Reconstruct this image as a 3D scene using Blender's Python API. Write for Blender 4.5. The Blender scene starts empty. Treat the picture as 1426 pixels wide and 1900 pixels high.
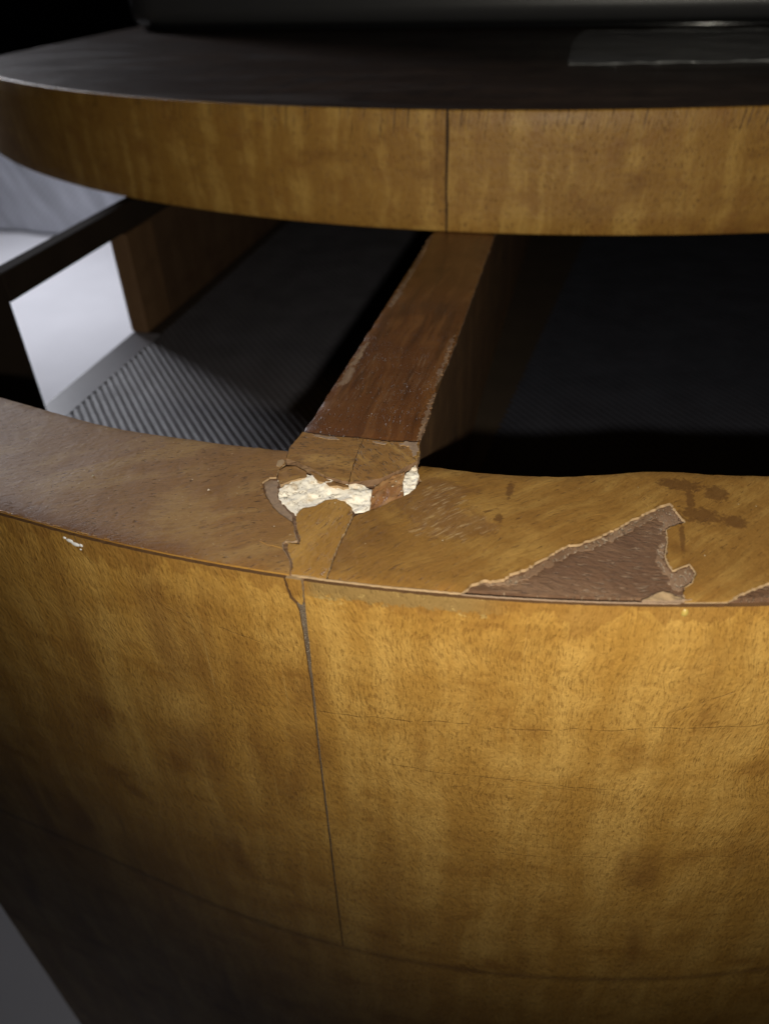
import bpy, math, random
from mathutils import Vector, Matrix, noise
from mathutils.geometry import delaunay_2d_cdt
random.seed(7)
sc = bpy.context.scene
C = sc.collection
Z0 = 0.40            # height of the bowed wall's top above the room floor (metres)
MM = 0.001

# ------------------------------------------------------------------ camera
cam_d = bpy.data.cameras.new('camera')
cam = bpy.data.objects.new('camera', cam_d); C.objects.link(cam)
right = Vector((0.9693, 0.2432, -0.0349)).normalized()
fwd = Vector((-0.2151, 0.7713, -0.5990)).normalized()
right = (right - fwd*right.dot(fwd)).normalized()
up = right.cross(fwd)
m3 = Matrix((right, up, -fwd)).transposed()
cam.matrix_world = Matrix.Translation((0.0395, -0.0845, 0.080 + Z0)) @ m3.to_4x4()
cam_d.sensor_fit = 'VERTICAL'; cam_d.sensor_height = 36; cam_d.sensor_width = 27
cam_d.lens = 36*1430/1900
cam_d.clip_start = 0.01; cam_d.clip_end = 60
cam_d.dof.use_dof = True; cam_d.dof.focus_distance = 0.143; cam_d.dof.aperture_fstop = 17
sc.camera = cam

# ------------------------------------------------------------------ world and lamps
w = bpy.data.worlds.new('World'); sc.world = w; w.use_nodes = True
bg = w.node_tree.nodes['Background']
bg.inputs[0].default_value = (0.75, 0.82, 1.0, 1); bg.inputs[1].default_value = 0.004
sc.view_settings.view_transform = 'Standard'; sc.view_settings.look = 'None'
sc.view_settings.exposure = 0; sc.view_settings.gamma = 1

def lamp(name, kind, loc, aim, power, col):
    d = bpy.data.lights.new(name, kind); d.energy = power; d.color = col
    o = bpy.data.objects.new(name, d); C.objects.link(o); o.location = loc
    o.rotation_euler = (Vector(aim)-Vector(loc)).to_track_quat('-Z', 'Y').to_euler()
    return o
# the phone's torch, a little right of and behind the lens
fl = lamp('torch_lamp', 'SPOT', (0.052, -0.118, 0.077+Z0), (0.052, 0.150, -0.004+Z0), 1.7, (1.0, 0.94, 0.80))
fl.data.shadow_soft_size = 0.003; fl.data.spot_size = math.radians(108); fl.data.spot_blend = 1.0
# window daylight from the left, as a narrow lamp hung over the floor
wl = lamp('daylight_fill', 'AREA', (-1.05, 1.08, 1.25), (-0.85, 0.98, 0), 2.15, (0.88, 0.90, 1.0))
wl.data.size = 0.5; wl.data.spread = math.radians(60)
w2 = lamp('daylight_fill', 'AREA', (-1.66, 1.30, 1.02), (-0.36, 0.28, 0.60), 0.95, (0.92, 0.93, 1.0))  # second lamp, added for the glow on the mat and rim
w2.data.size = 0.45; w2.data.spread = math.radians(32)

# ------------------------------------------------------------------ node helpers
class NT:
    def __init__(s, name):
        s.m = bpy.data.materials.new(name); s.m.use_nodes = True
        s.t = s.m.node_tree; s.b = s.t.nodes['Principled BSDF']
    def n(s, typ, **kw):
        o = s.t.nodes.new(typ)
        for k, v in kw.items(): setattr(o, k, v)
        return o
    def l(s, a, b): s.t.links.new(a, b)
    def set(s, sock, v):
        if hasattr(v, 'node'): s.l(v, sock)
        else: sock.default_value = v
    def math(s, op, a, b=0.0, c=0.0, clamp=False):
        o = s.n('ShaderNodeMath', operation=op); o.use_clamp = clamp
        s.set(o.inputs[0], a); s.set(o.inputs[1], b); s.set(o.inputs[2], c); return o.outputs[0]
    def ss(s, x, a, b):
        o = s.n('ShaderNodeMapRange', interpolation_type='SMOOTHSTEP')
        s.set(o.inputs[0], x); o.inputs[1].default_value = a; o.inputs[2].default_value = b
        return o.outputs[0]
    def mix(s, f, a, b, bt='MIX'):
        o = s.n('ShaderNodeMix', data_type='RGBA', blend_type=bt)
        s.set(o.inputs[0], f)
        for i, v in ((6, a), (7, b)):
            if hasattr(v, 'node'): s.l(v, o.inputs[i])
            else: o.inputs[i].default_value = (*v, 1)
        return o.outputs[2]
    def noise(s, vec, scale=1, detail=3, rough=.55, dist=0):
        o = s.n('ShaderNodeTexNoise'); s.l(vec, o.inputs['Vector'])
        o.inputs['Scale'].default_value = scale; o.inputs['Detail'].default_value = detail
        o.inputs['Roughness'].default_value = rough; o.inputs['Distortion'].default_value = dist
        return o.outputs[0]
    def xyz(s, x, y, z=0.0):
        o = s.n('ShaderNodeCombineXYZ')
        for i, v in enumerate((x, y, z)): s.set(o.inputs[i], v)
        return o.outputs[0]
    def uv(s):
        o = s.n('ShaderNodeUVMap'); o.uv_map = 'UVMap'
        p = s.n('ShaderNodeSeparateXYZ'); s.l(o.outputs[0], p.inputs[0]); return o.outputs[0], p.outputs[0], p.outputs[1]
    def bump(s, h, strength=1.0, dist=0.0001, prev=None):
        o = s.n('ShaderNodeBump'); o.inputs['Strength'].default_value = strength; o.inputs['Distance'].default_value = dist
        s.l(h, o.inputs['Height'])
        if prev is not None: s.l(prev, o.inputs['Normal'])
        return o.outputs[0]

def wood(name, light, mid, dark, pore, pore_amt=0.7, pore_thr=(0.60, 0.70), rough=0.42, seed=0.0, relief=0.0, spec=.38,
         pu=3.0, pv=0.55, fig=(0.10, 0.014), coat=0.15, bump=1.0, extra=None, contrast=1.0, fib=1.0):
    """Veneer with v (mm) along the grain: ribbon figure, cloudy patches, fibres and open pores."""
    k = NT(name); uvv, u, v = k.uv()
    sh = k.xyz(k.math('ADD', u, seed*37.1), k.math('ADD', v, seed*91.7), seed)
    wv = k.noise(sh, 0.035, 2)
    uu = k.math('ADD', k.math('ADD', u, seed*37.1), k.math('MULTIPLY', k.math('SUBTRACT', wv, .5), 9.0))
    vv = k.math('ADD', v, seed*91.7)
    figure = k.noise(k.xyz(k.math('MULTIPLY', uu, fig[0]), k.math('MULTIPLY', vv, fig[1]), seed), 1, 4, .6)
    cloud = k.noise(sh, 0.05, 4, .6)
    ripple = k.noise(k.xyz(k.math('MULTIPLY', uu, .05), k.math('MULTIPLY', vv, .11), 3+seed), 1, 3, .6)
    fibre = k.noise(k.xyz(k.math('MULTIPLY', uu, 3.2), k.math('MULTIPLY', vv, .10), 7), 1, 3, .65)
    fine = k.noise(k.xyz(k.math('MULTIPLY', uu, 7.0), k.math('MULTIPLY', vv, 1.6), 9), 1, 2, .6)
    pores = k.noise(k.xyz(k.math('MULTIPLY', uu, pu), k.math('MULTIPLY', vv, pv), 11+seed), 1, 2.2, .55, .25)
    dens = k.noise(sh, 0.07, 2)
    pm = k.ss(k.math('ADD', pores, k.math('MULTIPLY', k.math('SUBTRACT', dens, .5), .22)), *pore_thr)
    f1 = k.ss(k.math('ADD', k.math('MULTIPLY', figure, .6), k.math('MULTIPLY', k.math('ADD', cloud, ripple), .25)), .5-.15/contrast, .5+.17/contrast)
    col = k.mix(f1, light, mid)
    f2 = k.ss(k.math('ADD', k.math('MULTIPLY', ripple, .5), k.math('MULTIPLY', cloud, .5)), .53, .70)
    col = k.mix(k.math('MULTIPLY', f2, .75), col, dark)
    fb = k.math('ADD', 1.0-.20*fib, k.math('ADD', k.math('MULTIPLY', fibre, .22*fib), k.math('MULTIPLY', fine, .18*fib)))
    col = k.mix(1.0, col, k.xyz(fb, fb, fb), 'MULTIPLY')
    col = k.mix(k.math('MULTIPLY', pm, pore_amt), col, pore)
    rg = k.math('ADD', rough-.08, k.math('MULTIPLY', cloud, .16))
    h = k.math('SUBTRACT', k.math('ADD', k.math('MULTIPLY', fine, .5), k.math('MULTIPLY', fibre, .4)), k.math('MULTIPLY', pm, 1.3))
    nb = k.bump(h, .55*bump, 0.00010)
    h2 = k.noise(sh, .18, 3)
    nb = k.bump(h2, .25*bump, 0.0006, nb)
    if relief:
        rl = k.noise(k.xyz(k.math('MULTIPLY', k.math('ADD', uu, k.math('MULTIPLY', vv, .12)), 1.15), k.math('MULTIPLY', vv, .50), 17.0), 1, 2.5, .6, .4)
        nb = k.bump(rl, relief, 0.00045, nb)
        sunk = k.ss(rl, .47, .34)  # hollows darkened in the colour, as shading of the relief
        col = k.mix(k.math('MULTIPLY', sunk, .30), col, dark)
    if extra: col, rg, nb = extra(k, u, v, col, rg, nb)
    k.set(k.b.inputs['Base Color'], col); k.set(k.b.inputs['Roughness'], rg); k.l(nb, k.b.inputs['Normal'])
    k.b.inputs['Coat Weight'].default_value = coat; k.b.inputs['Coat Roughness'].default_value = .28
    k.b.inputs['Specular IOR Level'].default_value = spec
    return k.m

def scratch_set(k, u, v, lines, nscale=.06):
    """worn hairlines: each (v0, slope, u0, u1, width, wander)"""
    tot = None
    uvw = k.xyz(u, v, 2.0)
    for i, (v0, sl, u0, u1, wd, wan) in enumerate(lines):
        nz = k.noise(k.xyz(k.math('MULTIPLY', u, nscale), float(i)*5.3, 0.0), 1, 3)
        d = k.math('ABSOLUTE', k.math('SUBTRACT', k.math('SUBTRACT', v, v0), k.math('ADD', k.math('MULTIPLY', u, sl), k.math('MULTIPLY', k.math('SUBTRACT', nz, .5), wan))))
        a = k.math('SUBTRACT', 1.0, k.ss(d, wd*.3, wd))
        rng = k.math('MULTIPLY', k.ss(u, u0, u0+6), k.math('SUBTRACT', 1.0, k.ss(u, u1-6, u1)))
        brk = k.ss(k.noise(k.xyz(k.math('MULTIPLY', u, .35), v, float(i)*3.1), 1, 2), .38, .56)
        a = k.math('MULTIPLY', k.math('MULTIPLY', a, rng), brk)
        tot = a if tot is None else k.math('MAXIMUM', tot, a)
    return tot

def front_extra(k, u, v, col, rg, nb):
    # darker varnish band kept just under the top edge, ragged lower border
    uvv = k.xyz(u, v, 4.0)
    rag = k.noise(k.xyz(k.math('MULTIPLY', u, .12), k.math('MULTIPLY', v, .04), 1.0), 1, 4, .65)
    rag2 = k.noise(k.xyz(k.math('MULTIPLY', u, .9), k.math('MULTIPLY', v, .3), 1.0), 1, 3, .6)
    edge = k.math('ADD', k.math('ADD', k.math('MULTIPLY', k.math('SUBTRACT', rag, .5), 20.0), k.math('MULTIPLY', k.math('SUBTRACT', rag2, .5), 2.5)), -4.3)
    msk = k.ss(k.math('SUBTRACT', v, edge), -.35, .35)
    col = k.mix(k.math('MULTIPLY', msk, .62), col, (0.265, 0.128, 0.027))
    # broad brown columns of the figure
    cn = k.noise(k.xyz(k.math('MULTIPLY', u, .055), k.math('MULTIPLY', v, .011), 61.0), 1, 3, .55)
    cz = k.noise(k.xyz(k.math('MULTIPLY', u, .03), k.math('MULTIPLY', v, .03), 63.0), 1, 2, .5)
    cm = k.math('MULTIPLY', k.ss(cn, .50, .66), k.ss(cz, .40, .60))
    col = k.mix(k.math('MULTIPLY', cm, .65), col, (0.185, 0.080, 0.017))
    gr = k.math('ABSOLUTE', k.math('ADD', v, 128.2))
    gn = k.noise(k.xyz(k.math('MULTIPLY', u, .08), v, 27.0), 1, 3)
    gm = k.math('MULTIPLY', k.ss(gr, 2.6, .2), k.math('ADD', .25, gn))
    col = k.mix(k.math('MULTIPLY', gm, .5), col, (0.07, 0.03, 0.009))
    dn = k.noise(k.xyz(k.math('MULTIPLY', u, .45), k.math('MULTIPLY', v, .5), 29.0), 1, 4, .7)
    dm = k.math('MULTIPLY', k.math('MULTIPLY', k.ss(u, 1.5, 4), k.ss(u, 36, 26)), k.ss(k.math('ADD', v, k.math('MULTIPLY', k.math('SUBTRACT', dn, .5), 5.0)), -4.6, -4.0))
    col = k.mix(k.math('MULTIPLY', dm, .75), col, (0.25, 0.165, 0.062))
    fl_ = k.math('MULTIPLY', k.ss(dn, .60, .66), k.math('MULTIPLY', k.math('MULTIPLY', k.ss(u, 1, 4), k.ss(u, 36, 28)), k.ss(v, -8.5, -5)))
    col = k.mix(k.math('MULTIPLY', fl_, .5), col, (0.60, 0.42, 0.15))
    # old hairline cracks and scratches
    cr = scratch_set(k, u, v, [(-33.5, .052, -2, 98, .22, 5.0), (-46, -.03, 12, 60, .14, 5), (-72, .0, 30, 95, .15, 6),
                               (-88, .06, -60, -5, .14, 9), (-20, -.25, -30, 0, .12, 5), (-60, .55, 60, 76, .18, 2), (-52, .05, -10, 60, .10, 9)])
    col = k.mix(k.math('MULTIPLY', cr, .45), col, (0.07, 0.03, 0.008))
    nb = k.bump(k.math('SUBTRACT', 1.0, cr), .5, 0.00012, nb)
    ls = scratch_set(k, u, v, [(-45, -.55, -34, 6, .10, 2), (-66, -.35, -12, 40, .10, 3), (-30, -.42, -50, -18, .08, 2), (-95, .15, 0, 45, .1, 4)])
    col = k.mix(k.math('MULTIPLY', ls, .35), col, (0.52, 0.34, 0.12))
    vs = k.ss(k.noise(k.xyz(k.math('MULTIPLY', u, 1.6), k.math('MULTIPLY', v, .022), 21.0), 1, 2), .66, .76)
    col = k.mix(k.math('MULTIPLY', vs, .35), col, (0.50, 0.32, 0.11))
    # grime stuck in the lacquer lower down
    sp = k.ss(k.noise(k.xyz(u, v, 33.0), 1.3, 2, .7), .70, .76)
    low = k.math('SUBTRACT', 1.0, k.ss(v, -105, -70))
    col = k.mix(k.math('MULTIPLY', k.math('MULTIPLY', sp, low), .35), col, (0.45, 0.30, 0.13))
    return col, rg, nb

def blob(k, x, y, pts, amp=.9, ns=.5):
    """irregular stains at fixed spots on the piece (mm)"""
    nz = k.noise(k.xyz(x, y, 15.0), ns, 4, .65)
    tot = None
    for (px, py, rx, ry) in pts:
        d = k.math('ADD', k.math('POWER', k.math('DIVIDE', k.math('SUBTRACT', x, px), rx), 2.0), k.math('POWER', k.math('DIVIDE', k.math('SUBTRACT', y, py), ry), 2.0))
        a = k.ss(k.math('ADD', k.math('SQRT', d), k.math('MULTIPLY', k.math('SUBTRACT', nz, .5), 2.6)), 1.12, .72)
        tot = a if tot is None else k.math('MAXIMUM', tot, a)
    return k.math('MULTIPLY', tot, amp)

def objxy(k):
    g = k.n('ShaderNodeNewGeometry'); s = k.n('ShaderNodeSeparateXYZ'); k.l(g.outputs['Position'], s.inputs[0])
    return k.math('MULTIPLY', s.outputs[0], 1000.0), k.math('MULTIPLY', s.outputs[1], 1000.0)

def rail_extra(k, u, v, col, rg, nb):
    # rubbed varnish: pale dry scuffs along the grain, darker handling marks near the cap
    st = k.ss(k.noise(k.xyz(k.math('MULTIPLY', u, 2.6), k.math('MULTIPLY', v, .11), 61.0), 1, 4, .7), .50, .68)
    ar = blob(k, u, v, [(6.5, 72, 3.2, 14), (9.5, 84, 2.0, 10), (-6, 66, 1.6, 12), (1.5, 60, 1.2, 14)], 1.0, .22)
    col = k.mix(k.math('MULTIPLY', k.math('MULTIPLY', st, ar), .6), col, (0.27, 0.17, 0.095))
    dk = k.ss(k.noise(k.xyz(k.math('MULTIPLY', u, .30), k.math('MULTIPLY', v, .035), 71.0), 1, 3, .6), .50, .64)
    col = k.mix(k.math('MULTIPLY', dk, .55), col, (0.045, 0.018, 0.008))
    hl = k.ss(k.noise(k.xyz(k.math('MULTIPLY', u, 1.9), k.math('MULTIPLY', v, .03), 81.0), 1, 2, .5), .70, .74)
    col = k.mix(k.math('MULTIPLY', hl, .45), col, (0.33, 0.20, 0.10))
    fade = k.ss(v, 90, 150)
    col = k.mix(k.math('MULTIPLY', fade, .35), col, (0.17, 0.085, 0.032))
    return col, rg, nb

def darktop_extra(k, u, v, col, rg, nb):
    # smears and dust specks, plus grey painted in for hazy reflections
    x, y = objxy(k)
    sm = k.ss(k.noise(k.xyz(k.math('MULTIPLY', x, .012), k.math('MULTIPLY', y, .05), 3.0), 1, 4, .65), .48, .70)
    fn = k.noise(k.xyz(k.math('MULTIPLY', x, .25), k.math('MULTIPLY', y, .25), 5.0), 1, 4, .7)
    haze_ = k.math('MULTIPLY', sm, fn)
    col = k.mix(k.math('MULTIPLY', haze_, .5), col, (0.06, 0.054, 0.05))
    sp = k.ss(k.noise(k.xyz(x, y, 8.0), .55, 2, .6), .74, .77)
    col = k.mix(k.math('MULTIPLY', sp, .35), col, (0.22, 0.20, 0.18))
    rg = k.math('ADD', k.math('ADD', rg, -.06), k.math('MULTIPLY', haze_, .35))
    return col, rg, nb

def cap_extra(k, u, v, col, rg, nb):
    x, y = objxy(k)
    g = k.ss(k.noise(k.xyz(k.math('MULTIPLY', x, .45), k.math('MULTIPLY', y, .7), 6.0), 1, 4, .7), .50, .66)
    col = k.mix(k.math('MULTIPLY', g, .55), col, (0.055, 0.030, 0.016))
    return col, rg, nb

def edge_extra(k, u, v, col, rg, nb):
    # short drying cracks running down from the upper arris
    ln = k.ss(k.noise(k.xyz(k.math('MULTIPLY', k.math('ADD', u, k.math('MULTIPLY', v, -.12)), 1.15), k.math('MULTIPLY', v, .03), 91.0), 1, 2, .6), .55, .63)
    rag = k.noise(k.xyz(k.math('MULTIPLY', u, .5), 0.0, 92.0), 1, 3)
    lm = k.ss(k.math('ADD', v, k.math('MULTIPLY', rag, 16.0)), 37.5, 41.5)
    ck = k.math('MULTIPLY', ln, lm)
    col = k.mix(k.math('MULTIPLY', ck, .75), col, (0.06, 0.028, 0.010))
    bl = k.ss(k.noise(k.xyz(k.math('MULTIPLY', u, .13), k.math('MULTIPLY', v, .12), 93.0), 1, 3, .6), .52, .68)
    col = k.mix(k.math('MULTIPLY', bl, .4), col, (0.25, 0.105, 0.022))
    nb = k.bump(k.math('SUBTRACT', 1.0, ck), .4, 0.00012, nb)
    return col, rg, nb

def top_right_extra(k, u, v, col, rg, nb):
    x, y = objxy(k)
    st = blob(k, x, y, [(60.2, 36.6, 4.2, 2.0), (66.2, 35.2, 2.0, 2.6), (61.8, 32.5, .7, 4.0), (63.2, 28.0, 3.6, 2.4), (68.5, 27.4, 2.2, 1.8), (59.9, 21.8, .45, 4.5), (31.1, 29.4, .7, 2.6), (30.2, 20.5, .8, 1.2)], .78, 1.2)
    col = k.mix(st, col, (0.115, 0.052, 0.016))
    big = blob(k, x, y, [(16.5, 23.0, 6, 5), (24.0, 17.5, 6, 4.2), (20, 28.0, 5, 2.5)], .55, .30)
    col = k.mix(big, col, (0.16, 0.075, 0.024))
    streak = k.ss(k.noise(k.xyz(k.math('MULTIPLY', u, 2.2), k.math('MULTIPLY', v, .25), 41.0), 1, 3, .7), .52, .66)
    area = blob(k, x, y, [(22.0, 19.0, 7.5, 5.5), (19, 26, 4, 3)], 1.0, .25)
    col = k.mix(k.math('MULTIPLY', k.math('MULTIPLY', streak, area), .55), col, (0.50, 0.36, 0.19))
    edge = k.ss(k.noise(k.xyz(x, y, 51.0), .12, 3), .50, .68)
    fr = k.ss(k.math('SUBTRACT', y, k.math('MULTIPLY', k.math('MULTIPLY', x, x), .00172)), 7.5, 1.0)
    col = k.mix(k.math('MULTIPLY', k.math('MULTIPLY', fr, edge), .6), col, (0.30, 0.125, 0.026))
    rg = k.math('ADD', rg, k.math('MULTIPLY', area, .12))
    return col, rg, nb

def top_left_extra(k, u, v, col, rg, nb):
    x, y = objxy(k)
    # handled front corner: dirt rubbed into the lacquer along the edge
    d = k.math('SUBTRACT', y, k.math('MULTIPLY', k.math('MULTIPLY', x, x), .0018))
    nz = k.noise(k.xyz(x, y, 3.0), .16, 4)
    a = k.math('MULTIPLY', k.ss(k.math('ADD', d, k.math('MULTIPLY', k.math('SUBTRACT', nz, .5), 5.0)), 4.2, .3), k.ss(x, -2, -26))
    col = k.mix(k.math('MULTIPLY', a, .6), col, (0.12, 0.05, 0.022))
    sp = k.ss(k.noise(k.xyz(x, y, 5.0), 1.1, 2, .6), .70, .74)
    col = k.mix(k.math('MULTIPLY', sp, .4), col, (0.55, 0.42, 0.26))
    return col, rg, nb

def plain(name, col, rough=.6, nscale=0.0, namp=.3, bump=0.0, spec=.4, mm=True, metallic=0.0, bscale=None):
    k = NT(name)
    k.b.inputs['Base Color'].default_value = (*col, 1); k.b.inputs['Roughness'].default_value = rough
    k.b.inputs['Specular IOR Level'].default_value = spec; k.b.inputs['Metallic'].default_value = metallic
    if nscale:
        g = k.n('ShaderNodeNewGeometry')
        nz = k.noise(g.outputs['Position'], nscale, 4, .6)
        f = k.math('ADD', 1-namp, k.math('MULTIPLY', nz, 2*namp))
        k.l(k.mix(1.0, col, k.xyz(f, f, f), 'MULTIPLY'), k.b.inputs['Base Color'])
        if bump:
            nb_ = nz if bscale is None else k.noise(g.outputs['Position'], bscale, 2, .5)
            k.l(k.bump(nb_, .6, bump), k.b.inputs['Normal'])
    return k.m

GOLD = dict(light=(0.52, 0.308, 0.080), mid=(0.37, 0.194, 0.039), dark=(0.225, 0.101, 0.020))
M = {}
M['front'] = wood('golden_front_veneer', **GOLD, pore=(0.155, 0.068, 0.014), pore_amt=.45, relief=.75, rough=.46, coat=.06, seed=1, extra=front_extra, pu=3.6, pv=.50, pore_thr=(.555,.665), contrast=1.3, fib=2.5, fig=(.13,.012))
M['front_low'] = wood('golden_plinth_veneer', **GOLD, pore=(0.16, 0.07, 0.016), seed=4)
M['top_l'] = wood('left_top_veneer', (0.31, 0.178, 0.058), (0.235, 0.118, 0.034), (0.15, 0.068, 0.020), (0.065, 0.030, 0.010), .85, (.615, .69), rough=.60, seed=2, pu=2.6, pv=.6, extra=top_left_extra, coat=0, relief=.22, contrast=2.1, fib=2.8, spec=.22, fig=(.2,.05))
M['top_r'] = wood('right_top_veneer', (0.335, 0.19, 0.050), (0.245, 0.124, 0.029), (0.155, 0.070, 0.017), (0.10, 0.045, 0.014), .7, (.62, .70), rough=.42, seed=3, pu=2.4, pv=.33, extra=top_right_extra, coat=.05, relief=.35, contrast=1.8, fib=2.8, fig=(.28,.05))
M['wedge'] = wood('wedge_veneer', (0.42, 0.235, 0.058), (0.32, 0.165, 0.036), (0.215, 0.10, 0.022), (0.10, 0.045, 0.014), .7, (.59, .68), seed=5, contrast=1.7, fib=2.6, coat=.04, relief=.3, pu=2.2, pv=.4)
M['cap'] = wood('cap_veneer', (0.40, 0.23, 0.068), (0.27, 0.135, 0.036), (0.13, 0.058, 0.020), (0.055, 0.026, 0.012), .8, (.60, .68), rough=.5, seed=6, fig=(.35, .05), contrast=1.9, fib=2.2, extra=cap_extra)
M['top_edge'] = wood('tabletop_edge_veneer', (0.475, 0.278, 0.068), (0.335, 0.172, 0.034), (0.195, 0.084, 0.017), (0.10, 0.045, 0.014), .8, (.60, .69), rough=.52, coat=.03, relief=.45, seed=8, pu=2.8, pv=.5, fig=(.14, .012), contrast=2.0, fib=2.4, extra=edge_extra)
M['rail'] = wood('red_brown_varnished_wood', (0.195, 0.082, 0.026), (0.130, 0.048, 0.014), (0.072, 0.026, 0.009), (0.035, 0.014, 0.006), .6, (.60, .72), rough=.38, seed=9, fig=(.38, .016), coat=.2, contrast=2.0, fib=2.2, extra=rail_extra)
M['board'] = wood('dark_bare_board', (0.125, 0.064, 0.024), (0.085, 0.042, 0.015), (0.050, 0.024, 0.010), (0.19, 0.11, 0.05), .45, (.60, .70), rough=.6, seed=10, pu=3.5, pv=.12, coat=0, fib=2.4, contrast=1.6)
M['core'] = wood('red_brown_substrate', (0.215, 0.125, 0.070), (0.135, 0.070, 0.037), (0.080, 0.039, 0.021), (0.36, 0.25, 0.16), .6, (.57, .68), rough=.8, seed=11, pu=3.0, pv=.45, coat=0, bump=2.6, relief=.6, contrast=1.8, fib=2.6)
M['darktop'] = wood('dark_tabletop_wood', (0.060, 0.034, 0.020), (0.036, 0.020, 0.012), (0.020, 0.011, 0.007), (0.012, 0.008, 0.006), .5, rough=.50, seed=12, fig=(.05, .006), coat=0, spec=.10, bump=.5, contrast=1.6, extra=darktop_extra)
M['brown_panel'] = wood('brown_side_panel', (0.095, 0.055, 0.030), (0.070, 0.038, 0.020), (0.050, 0.026, 0.014), (0.04, 0.02, 0.01), .5, rough=.6, seed=13, coat=0)
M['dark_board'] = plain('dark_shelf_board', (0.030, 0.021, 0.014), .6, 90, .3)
M['black_wood'] = plain('black_stained_wood', (0.024, 0.017, 0.012), .9, 60, .3, spec=.08)
M['amber'] = wood('amber_worn_edge', (0.50, 0.27, 0.06), (0.40, 0.19, 0.035), (0.28, 0.12, 0.02), (0.2, 0.08, 0.02), .4, seed=17)
M['lip'] = plain('dark_joint_edge', (0.13, 0.065, 0.025), .8, 900, .4)
M['raw'] = plain('pale_torn_wood_edge', (0.37, 0.25, 0.135), .85, 900, .45, .00006)
M['dusty'] = plain('grey_brown_torn_wood', (0.28, 0.19, 0.125), .9, 1200, .4, .00006)
def chalk_material():
    k = NT('white_chalk_filler'); x, y = objxy(k)
    a = k.noise(k.xyz(x, y, 2.0), .42, 4, .65); b = k.noise(k.xyz(x, y, 6.0), 2.2, 3, .6)
    col = k.mix(k.math('MULTIPLY', k.ss(a, .52, .70), .6), (0.95, 0.88, 0.76), (0.62, 0.43, 0.24))  # tan stains that also paint in darker recesses
    vr = k.n('ShaderNodeTexVoronoi'); vr.feature = 'DISTANCE_TO_EDGE'; vr.inputs['Scale'].default_value = .15
    k.l(k.xyz(k.math('ADD', x, k.math('MULTIPLY', b, 4.5)), k.math('ADD', y, k.math('MULTIPLY', a, 9.0)), 0.0), vr.inputs['Vector'])
    ck = k.math('MULTIPLY', k.ss(vr.outputs['Distance'], .022, .004), k.ss(k.noise(k.xyz(x, y, 12.0), .6, 2), .44, .54))
    col = k.mix(k.math('MULTIPLY', ck, .55), col, (0.30, 0.20, 0.12))
    k.l(col, k.b.inputs['Base Color']); k.b.inputs['Roughness'].default_value = .95
    k.l(k.bump(k.math('SUBTRACT', b, ck), .6, .0001), k.b.inputs['Normal'])
    return k.m
M['chalk'] = chalk_material()
M['rub'] = wood('rubbed_bare_wood', (0.30, 0.19, 0.105), (0.20, 0.115, 0.06), (0.12, 0.06, 0.028), (0.08, 0.04, 0.02), .6, rough=.7, seed=21, fig=(.9, .06), contrast=2.0, fib=2.4, coat=0)
M['splint'] = wood('splintered_wood', (0.46, 0.27, 0.12), (0.30, 0.14, 0.055), (0.16, 0.065, 0.03), (0.08, 0.035, 0.02), .7, seed=14, pu=3, pv=.5, fig=(.6, .12), contrast=1.6, coat=.4)
M['glue'] = plain('yellow_glue', (0.42, 0.30, 0.075), .35, 0)
M['white'] = plain('white_paint', (0.85, 0.85, 0.86), .6, 0)
M['dust'] = plain('pale_dust', (0.50, 0.43, 0.33), .9, 0)
M['device'] = plain('black_grained_plastic', (0.070, 0.070, 0.074), .36, 1900, .45, .00016, spec=.9)
M['gloss'] = plain('black_glossy_plastic', (0.012, 0.012, 0.013), .12, 0, spec=.6)
M['floor'] = plain('white_floor', (0.74, 0.73, 0.74), .5, 7, .14)
def cloth_material():
    k = NT('pale_woven_cloth'); g = k.n('ShaderNodeNewGeometry'); p = k.n('ShaderNodeSeparateXYZ'); k.l(g.outputs['Position'], p.inputs[0])
    x, z = p.outputs[0], p.outputs[2]
    st = k.noise(k.xyz(k.math('MULTIPLY', k.math('ADD', x, k.math('MULTIPLY', z, .5)), 26.0), k.math('MULTIPLY', z, 5.0), 0.0), 1, 4, .6)
    wv = k.math('MULTIPLY', k.math('SINE', k.math('MULTIPLY', x, 480.0)), k.math('SINE', k.math('MULTIPLY', z, 520.0)))
    f = k.math('ADD', k.math('ADD', .15, k.math('MULTIPLY', st, 1.5)), k.math('MULTIPLY', wv, .12))
    k.l(k.mix(1.0, (0.66, 0.67, 0.72), k.xyz(f, f, f), 'MULTIPLY'), k.b.inputs['Base Color'])
    k.b.inputs['Roughness'].default_value = .9; return k.m
M['cloth'] = cloth_material()
M['wall'] = plain('dark_room_wall', (0.02, 0.02, 0.022), .9, 3, .2)  # near black: the room's darkness is put into the wall colour

def mat_material(name, col, rough, spec, dots):
    k = NT(name); uvv, u, v = k.uv()
    # u across the ribs, v along them (mm): a row of small dimples on every rib
    a = k.math('SINE', k.math('MULTIPLY', v, 2*math.pi/1.7)); b = k.math('COSINE', k.math('MULTIPLY', u, 2*math.pi/2.5))
    d = k.math('MULTIPLY', k.math('ADD', a, 1.0), k.math('ADD', b, 1.0))
    nb = k.bump(d, .5, dots)
    nz = k.noise(k.xyz(u, v, 0.0), .06, 4)
    nb = k.bump(nz, .5, .0012, nb); k.l(nb, k.b.inputs['Normal'])
    f = k.math('ADD', .6, k.math('MULTIPLY', nz, .8))
    lint = k.ss(k.noise(k.xyz(u, v, 3.0), .9, 2, .6), .71, .75)
    c = k.mix(1.0, col, k.xyz(f, f, f), 'MULTIPLY')
    k.l(k.mix(k.math('MULTIPLY', lint, .35), c, (.16, .15, .14)), k.b.inputs['Base Color'])
    k.set(k.b.inputs['Roughness'], k.math('ADD', rough-.1, k.math('MULTIPLY', nz, .2)))
    k.b.inputs['Specular IOR Level'].default_value = spec
    return k.m
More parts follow.
